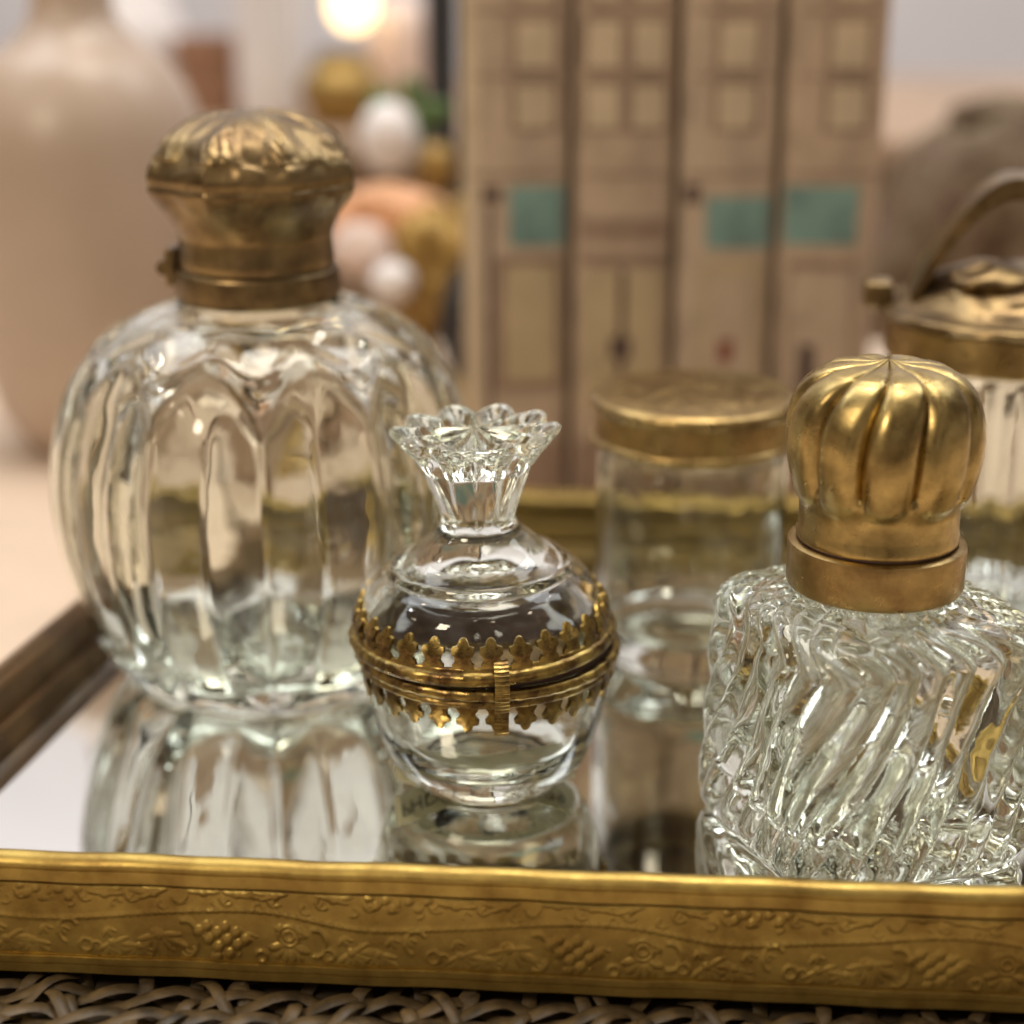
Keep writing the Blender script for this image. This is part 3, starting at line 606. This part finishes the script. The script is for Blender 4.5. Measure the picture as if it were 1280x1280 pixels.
# ================================================================== books with printed house fronts
bx = [-0.0220, 0.0250, 0.0690, 0.1118, 0.1560]
blab = ['linen book with printed house front, green awning and plain pale left edge',
        'linen book with printed house front and tall ochre double doors, no awning',
        'linen book with printed house front, short green awning and single window column',
        'linen book with printed house front and long green awning, last of the row']
for i in range(4):
    x0, x1 = bx[i] + .0016, bx[i + 1] - .0016; w = x1 - x0
    b_ = thing('book', blab[i], 'book', (x0 + w / 2, 0.742, -0.021), R([1.5, 0.6, 0, -0.8][i]), 'row of books with house fronts')
    hh = [.246, .250, .247, .249][i]; lin = 'linen2' if i % 2 else 'linen'
    # cover: rounded spine + two boards
    v = []; f = []; pts = []
    for t in np.linspace(-1, 1, 17): pts.append((t * w / 2, 0.0055 * (1 - math.sqrt(max(0, 1 - (abs(t) ** 2.6) * .98)))))
    outl = [(-w / 2, .15)] + pts + [(w / 2, .15)]
    inn = [(w / 2 - .0025, .15), (w / 2 - .0025, .008), (-w / 2 + .0025, .008), (-w / 2 + .0025, .15)]
    lp = outl + inn; k = len(lp)
    for z in (0, hh): v += [(p[0], p[1], z) for p in lp]
    f = [(j, (j + 1) % k, k + (j + 1) % k, k + j) for j in range(k)] + [tuple(range(k))[::-1], tuple(range(k, 2 * k))]
    link('cover', mesh('cover', v, f), lin, b_, 30)
    link('page_block', box('page_block', -w / 2 + .0026, w / 2 - .0026, .0085, .146, .003, hh - .003), 'pages', b_, 0)
    def spine_y(x): t = min(1, abs(x) / (w / 2)); return 0.0055 * (1 - math.sqrt(max(0, 1 - t ** 2.6 * .98)))
    def pr(name, xa, xb, za, zb, m_, lift=.0004):     # printed patch following the spine; xa..xb as fractions, z above table
        v = []; n_ = 9
        for j in range(n_):
            x = (-.5 + xa + (xb - xa) * j / (n_ - 1)) * w; y = spine_y(x) - lift
            v += [(x, y, za), (x, y, zb)]
        return link(name, mesh(name, v, [(2 * j, 2 * j + 2, 2 * j + 3, 2 * j + 1) for j in range(n_ - 1)]), m_, b_, 60)
    T0 = 0.021
    def window(xa, xb, za, zb):
        pr('printed_window', xa, xb, za, zb, 'p_line', .0003)
        fx = (xb - xa) * .14; fz = (zb - za) * .09
        pr('printed_pane', xa + fx, xb - fx, za + fz, zb - fz, 'p_pale', .0005)
    def frames(c): pass
    wins = [[(.44, .93)], [(.05, .49), (.51, .95)], [(.30, .82)], [(.36, .86)]][i]
    for (a, b2) in wins:
        window(a, b2, T0 + .1455, T0 + .1665); window(a, b2, T0 + .170, T0 + .192); window(a, b2, T0 + .197, T0 + .216)
    pr('printed_cornice', .1, .95, T0 + .1935, T0 + .1950, 'p_line', .0006)
    pr('printed_cornice', .1, .95, T0 + .1675, T0 + .1688, 'p_line', .0006)
    pr('printed_lintel', .06, .95, T0 + .1275, T0 + .1290, 'p_line', .0006)
    if i == 0:
        pr('printed_edge', .005, .16, .004, hh - .004, 'p_pale', .0003); pr('printed_awning', .44, .97, T0 + .0985, T0 + .1235, 'p_teal', .0006)
        pr('printed_door', .30, .95, T0 + .035, T0 + .094, 'p_line', .0003); pr('printed_door_panel', .40, .90, T0 + .040, T0 + .090, 'p_ochre', .0005)
        pr('printed_sign', .18, .36, T0 + .117, T0 + .123, 'p_dark', .0006); pr('printed_post', .22, .27, T0 + .02, T0 + .115, 'p_dark', .0005)
    if i == 1:
        pr('printed_frieze', .05, .95, T0 + .090, T0 + .110, 'p_line', .0004); pr('printed_frieze', .05, .95, T0 + .0955, T0 + .1000, 'linen2', .0006)
        pr('printed_door', .10, .46, T0 + .028, T0 + .088, 'p_ochre', .0004); pr('printed_door', .54, .90, T0 + .028, T0 + .088, 'p_ochre', .0004)
        pr('printed_door_gap', .46, .54, T0 + .028, T0 + .088, 'p_dark', .0003); pr('printed_knob', .38, .60, T0 + .050, T0 + .059, 'p_dark', .0007)
    if i == 2:
        pr('printed_awning', .28, .97, T0 + .0975, T0 + .1190, 'p_teal', .0006); pr('printed_sign', .05, .20, T0 + .116, T0 + .124, 'p_dark', .0006)
        pr('printed_door', .25, .90, T0 + .030, T0 + .092, 'p_ochre', .0003); pr('printed_door_panel', .32, .84, T0 + .032, T0 + .086, 'linen', .0005); pr('printed_wreath', .45, .62, T0 + .048, T0 + .058, 'p_red', .0007)
    if i == 3:
        pr('printed_awning', .03, .78, T0 + .0990, T0 + .1235, 'p_teal', .0006); pr('printed_door', .10, .80, T0 + .030, T0 + .092, 'p_line', .0003); pr('printed_door_panel', .13, .77, T0 + .032, T0 + .088, 'linen', .0005)
        pr('printed_figure', .25, .42, T0 + .030, T0 + .056, 'p_dark', .0007)
    pr('printed_base', .04, .96, .006, T0 + .012, 'p_line', .0004)

# ================================================================== tall taupe bottle vase
tv = thing('ceramic_vase', 'tall taupe ceramic bottle vase with rounded shoulder behind the ribbed bottle', 'vase', (-0.207, 0.86, -0.021))
tv.scale = (1.12, 1.12, 0.96)
link('body', lathe('body', [(0, 0, 1), (.026, 0), (.033, .003), (.043, .020), (.050, .050), (.053, .090), (.053, .140), (.050, .170), (.040, .192), (.026, .205), (.0185, .216), (.0165, .232), (.0165, .262), (.0180, .270, 1), (.0150, .270, 1), (.0135, .235), (.0140, .215), (0, .205)], 72, None, .003), 'taupe', tv, 40)

# ================================================================== out-of-focus things behind
oc = thing('ornament_cluster', 'out-of-focus cluster of white, peach and gold rounded ornaments left of the books', 'ornament', (-0.058, 0.93, -0.021))
def put(name, me, m_, loc, rot=(0, 0, 0), par=oc):
    o = link(name, me, m_, par, 60); base = par.location if par else Vector(); o.location = Vector(loc) - Vector(base); o.rotation_euler = rot; return o
put('stand', lathe('stand', [(0, 0, 1), (.045, 0), (.045, .006), (.030, .012), (.014, .020), (.010, .040), (.014, .055), (.026, .066), (0, .068)], 40, None, .003), 'goldmatte', (-0.052, .935, -.021))
put('gold_leaf', ball('gold_leaf', .030, .02, .034, 18, .10, 2), 'goldmatte', (-.036, .925, .056))
put('gold_leaf', ball('gold_leaf', .020, .012, .010, 16, .08, 5), 'goldmatte', (-.052, .925, .074), (0, R(-25), 0))
put('shell', ball('shell', .029, .018, .0145, 20, .05, 3), 'peach', (-.063, .935, .083), (0, R(6), 0))
put('shell_tip', ball('shell_tip', .0115, .010, .0135, 16, .03, 4), 'peach', (-.088, .93, .078), (0, R(20), 0))
put('pale_blossom', ball('pale_blossom', .017, .014, .014, 18, .05, 6), 'pink', (-.078, .915, .066))
put('white_ball', ball('white_ball', .0115, .0115, .0105, 18, .02), 'white_gl', (-.0610, .89, .0545))
put('white_egg', ball('white_egg', .0165, .0165, .0200, 18), 'white_gl', (-.0690, 1.0, .1145))
put('stem', tube('stem', [(-.058, .94, .05), (-.066, .97, .075), (-.069, 1.0, .095)], .003), 'goldmatte', (0, 0, 0))
put('gold_ball', ball('gold_ball', .0105, .0105, .0135, 16), 'goldmatte', (-.0415, .975, .101))
put('stem', tube('stem', [(-.045, .94, .06), (-.0415, .975, .092)], .003), 'goldmatte', (0, 0, 0))
put('dark_core', ball('dark_core', .016, .012, .030, 16, .06), 'black', (-.022, .905, .030))
for k in range(5):
    a = k * 1.3
    put('leaf', ball('leaf', .011, .004, .006, 10), 'green', (-.060 + .016 * math.cos(a), 1.01, .128 + .010 * math.sin(a)), (0, a, 0.3))

sd = thing('sideboard', 'blurred pale wooden sideboard standing behind the table', 'sideboard', (0, 1.6, -0.9))
link('top', box('top', -1.0, 1.0, -.30, .25, .955, .980, .004), 'wood', sd, 30)
link('carcass', box('carcass', -.97, .97, -.27, .23, .05, .954), 'wood', sd, 0)
for x in (-.93, .93):
    for y in (-.23, .19): link('leg', box('leg', x - .025, x + .025, y - .025, y + .025, -.1, .049, .003), 'wood', sd, 0)
struct('floor', box('floor', -3.2, 3.2, -2, 2.399, -1.05, -1.0), 'wood')

def pot(name, label, cat, loc, pts, m_, part, nc=40):
    t = thing(name, label, cat, loc); link(part, lathe(part, pts, nc, None, .004), m_, t, 45); return t
pot('white_vase', 'blurred tall white glazed vase left of the hanging bulb', 'vase', (-.190, 1.42, .0802), [(0, 0, 1), (.022, 0), (.026, .02), (.025, .09), (.024, .16), (.020, .19, 1), (.017, .19, 1), (.018, .02), (0, .012)], 'white_gl', 'body')
pot('terracotta_pot', 'blurred brown terracotta pot beside the tall white vase', 'pot', (-.243, 1.46, .0802), [(0, 0, 1), (.021, 0), (.026, .045), (.029, .05), (.029, .062, 1), (.025, .062, 1), (.023, .045), (0, .040)], 'terracotta', 'body')
pot('white_vase', 'blurred squat white jug beside the terracotta pot', 'jug', (-.325, 1.5, .0802), [(0, 0, 1), (.035, 0), (.052, .03), (.055, .06), (.040, .10), (.036, .13, 1), (.032, .13, 1), (.036, .10), (.048, .06), (0, .02)], 'white_gl', 'body')
pot('brass_pot', 'blurred round brass pot below the hanging bulb', 'pot', (-.130, 1.38, .0802), [(0, 0, 1), (.020, 0), (.030, .016), (.032, .032), (.022, .046), (.020, .055, 1), (.017, .055, 1), (.018, .045), (0, .01)], 'goldmatte', 'body')
pot('pink_jar', 'blurred pale pink jar beside the black post', 'jar', (-.094, 1.55, .0802), [(0, 0, 1), (.022, 0), (.030, .02), (.030, .065), (.018, .085), (0, .09)], 'pink', 'body')
bp = thing('black_post', 'blurred black metal post rising behind the left book', 'post', (-.047, 1.22, -1.0))
link('shaft', box('shaft', -.0115, .0115, -.0115, .0115, .012, 1.70, .001), 'black', bp, 0)
link('foot', lathe('foot', [(0, 0, 1), (.09, 0), (.09, .008, 1), (.03, .012), (0, .0121)], 40, None, .01), 'black', bp, 40)
hl = thing('hanging_lamp', 'glowing warm round light bulb hanging on a cord above the ornaments', 'lamp', (-.131, 1.5, .165))
link('bulb', ball('bulb', .018, .018, .020, 20), 'bulb', hl, 60)
link('socket', lathe('socket', [(0, .018, 1), (.008, .018), (.009, .024), (.009, .042, 1), (0, .043)], 24), 'black', hl, 40)
link('cord', tube('cord', [(0, 0, .043), (0, 0, 1.2), (0, 0, 2.4)], .002, up=Vector((0, 1, 0))), 'white_gl', hl, 40)
bg_ = thing('tapestry_bag', 'blurred olive and brown patterned soft bag right of the books', 'bag', (.272, .98, -.021))
link('body', ball('body', .072, .05, .079, 26, .03, 9), 'tapestry', bg_, 60).location = (0, 0, .074)
link('closure', ball('closure', .035, .02, .014, 14, .04, 3), 'tapestry', bg_, 60).location = (0, 0, .147)
